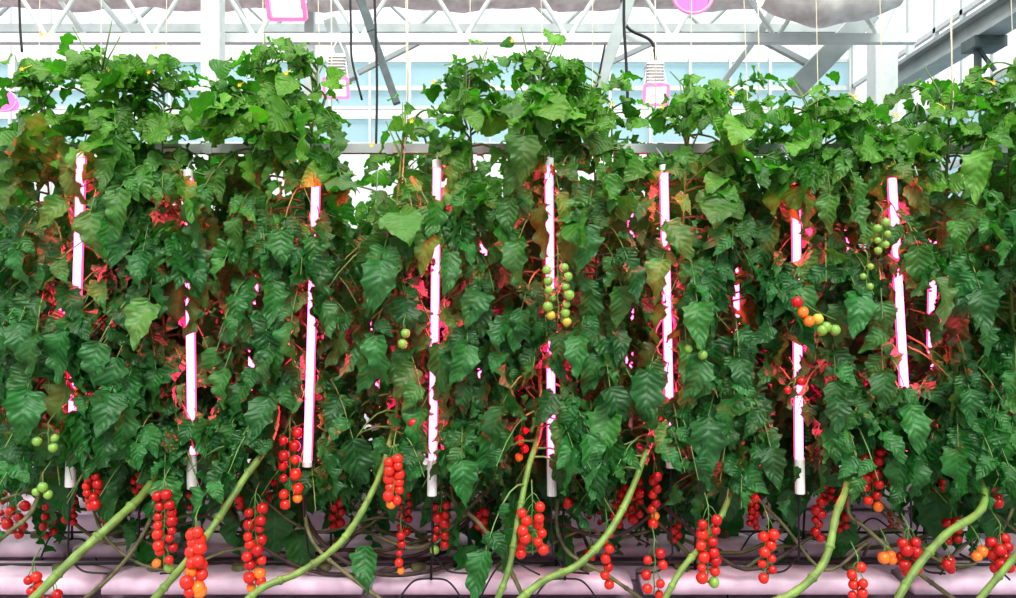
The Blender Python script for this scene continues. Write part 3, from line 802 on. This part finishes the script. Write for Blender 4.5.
# hanging floodlights
def flood(px, py, d, wpx, label, tilt, housing=True, cable=True):
    c = W(px, py, d); s = wpx*d/F
    t = thing('floodlight', label, 'floodlight', c, 'pink floodlights')
    u = Vector((1, 0, 0)); n = Vector((0, -math.cos(tilt), -math.sin(tilt))); v = n.cross(u)*-1
    if v.z < 0: v = -v
    def quad(mb, hw, hh, off, th):
        vs = []
        for o in (off, off+th):
            for i, j in ((-1,-1),(1,-1),(1,1),(-1,1)): vs.append(c + u*(i*hw) + v*(j*hh) + n*o)
        mb.add(vs, [(0,3,2,1),(4,5,6,7),(0,1,5,4),(1,2,6,5),(2,3,7,6),(3,0,4,7)])
    mb = MB(); quad(mb, s*.40, s*.31, .0, .012); mb.build('lens', 'flood', t)
    mb = MB()
    for (a, b) in ((( -.5,-.4),(.5,-.4)),((.5,-.4),(.5,.4)),((.5,.4),(-.5,.4)),((-.5,.4),(-.5,-.4))):
        mb.bar(c + u*a[0]*s + v*a[1]*s, c + u*b[0]*s + v*b[1]*s, s*.11, s*.16, n)
    mb.build('bezel', 'pink_glow_frame', t)
    if housing:
        mb = MB()
        for k in range(7):
            z = c.z + s*(.55 + k*.13); mb.box((c.x-s*.36, c.y+.02, z), (c.x+s*.36, c.y+.2, z+s*.05))
        mb.box((c.x-s*.28, c.y+.04, c.z+s*.4), (c.x+s*.28, c.y+.18, c.z+s*1.5)); mb.build('heat_sink', 'aluminium', t)
    mb = MB()
    for sx in (-.55, .55): mb.tube([c + u*sx*s, c + u*sx*.5*s + Vector((0, .08, s*1.6)), Vector((c.x, c.y+.1, c.z + s*2.2))], .008, 6)
    mb.build('hanging_bracket', 'paint', t)
    if cable:
        mb = MB(); mb.tube(smooth_path([Vector((c.x+.02, c.y+.1, c.z+s*1.5)), Vector((c.x-.03, c.y+.1, c.z+s*2.4)), Vector((c.x-.25, c.y+.1, c.z+s*3.0)), Vector((c.x-.3, c.y+.1, c.z+s*4.2))], 6), .014, 6)
        mb.build('power_cable', 'black_rubber', t, True)
    return t
flood(286, 4, 5.6, 36, 'pink-glowing square floodlight hanging at the top left of centre', .55, False, False)
flood(336, 88, 7.8, 24, 'finned floodlight with pink glow above the third light tube', .3, True, False)
flood(656, 95, 7.8, 24, 'finned floodlight with pink-glowing frame above the sixth light tube', .3, True, True)
def ring_lamp(px, py, d, rpx, label):
    c = W(px, py, d); r = rpx*d/F; t = thing('round_lamp', label, 'lamp', c, 'round pink lamps')
    mb = MB(); n = 28; mb.tube([c + Vector((math.cos(2*math.pi*k/n)*r, 0, math.sin(2*math.pi*k/n)*r*.85)) for k in range(n+1)], r*.09, 8); mb.build('rim', 'pink_glow_frame', t, True)
    mb = MB(); mb.tube([c + Vector((0, .08, 0)), c + Vector((0, .02, 0)), c + Vector((0, -.01, 0))], [r*.5, r*.82, r*.6], 24); mb.build('lens', 'bulbpink', t, True)
    mb = MB(); mb.tube([c + Vector((0, .06, 0)), c + Vector((0, .08, r*1.8)), c + Vector((0, .08, r*4))], .012, 6); mb.build('hanger', 'paint', t)
ring_lamp(693, -3, 5.6, 19, 'round pink lamp cut by the top edge right of centre')
ring_lamp(4, 101, 4.2, 12, 'round pink lamp at the left edge above the leaves')
# loose cables
def cable(pts, d, r, label):
    mb = MB(); mb.tube(smooth_path([W(x, y, d) for x, y in pts], 6), r, 6); tag(mb.build('hanging_cable', 'black_rubber', None, True), label, 'cable', 'hanging black cables')
cable([(350,-15),(351,30),(352,60),(362,100)], 6.6, .009, 'black cable hanging beside the grey brace left of centre')
cable([(374,-15),(376,40),(377,90),(376,150)], 6.6, .010, 'long straight black cable hanging in the bright gap')
cable([(624,-15),(624,25),(626,60),(628,110)], 6.6, .012, 'black cable hanging straight behind the pale sloping brace')
cable([(605,45),(597,85),(588,120)], 6.6, .009, 'black cable along the pale sloping brace')
cable([(19,-10),(20,25),(22,52)], 6.6, .009, 'black cable at the upper left corner')
for i, (x, lab) in enumerate(((216,'along the square column at left'),(331,'beside the left finned floodlight'),(407,'in the bright gap'),(655,'above the right finned floodlight'),(951,'under the beam at upper right'),(758,'below the truss joint right of centre'))):
    mb = MB(); mb.tube([W(x, -20, 5.2), W(x+.8, 60, 5.2), W(x, 118, 5.2)], .004, 5)
    tag(mb.build('hanging_string', 'twine', None, True), 'thin pale string hanging ' + lab, 'string', 'hanging strings')

# ------------------------------------------------------------------ light
w = bpy.data.worlds.new('sky'); scene.world = w; w.use_nodes = True
nt = w.node_tree; bg = nt.nodes['Background']
bg.inputs[1].default_value = 1.0
tc = nt.nodes.new('ShaderNodeTexCoord'); sx = nt.nodes.new('ShaderNodeSeparateXYZ'); nt.links.new(tc.outputs['Generated'], sx.inputs[0])
rp = nt.nodes.new('ShaderNodeValToRGB'); e = rp.color_ramp.elements          # overcast sky: bright overhead, dimmer at the horizon
e[0].position = 0; e[0].color = (.16, .16, .16, 1); e[1].position = 1; e[1].color = (2.5, 2.5, 2.5, 1)
for ps, v in ((.47, .22), (.53, .85), (.60, 1.15), (.68, 1.45)):
    q_ = e.new(ps); q_.color = (v, v*1.01, v*1.02, 1)
mp = nt.nodes.new('ShaderNodeMath'); mp.operation = 'MULTIPLY_ADD'; mp.inputs[1].default_value = .5; mp.inputs[2].default_value = .5
nt.links.new(sx.outputs[2], mp.inputs[0]); nt.links.new(mp.outputs[0], rp.inputs[0]); nt.links.new(rp.outputs[0], bg.inputs[0])
sun = bpy.data.lights.new('sun', 'SUN'); sun.energy = 2.7; sun.angle = math.radians(25); sun.color = (1, .98, .94)
so = bpy.data.objects.new('sun', sun); COL.objects.link(so); so.rotation_euler = (math.radians(44), math.radians(14), 0)

cam = bpy.data.cameras.new('camera'); co = bpy.data.objects.new('camera', cam); COL.objects.link(co)
co.location = (0, -3.0, ZC); co.rotation_euler = (math.pi/2, 0, 0)
cam.sensor_width = 36; cam.sensor_fit = 'HORIZONTAL'; cam.lens = 36*F/1016; cam.shift_y = 21/1016
cam.clip_end = 200
scene.camera = co
scene.view_settings.view_transform = 'Standard'; scene.view_settings.look = 'Medium High Contrast'
scene.view_settings.exposure = 0
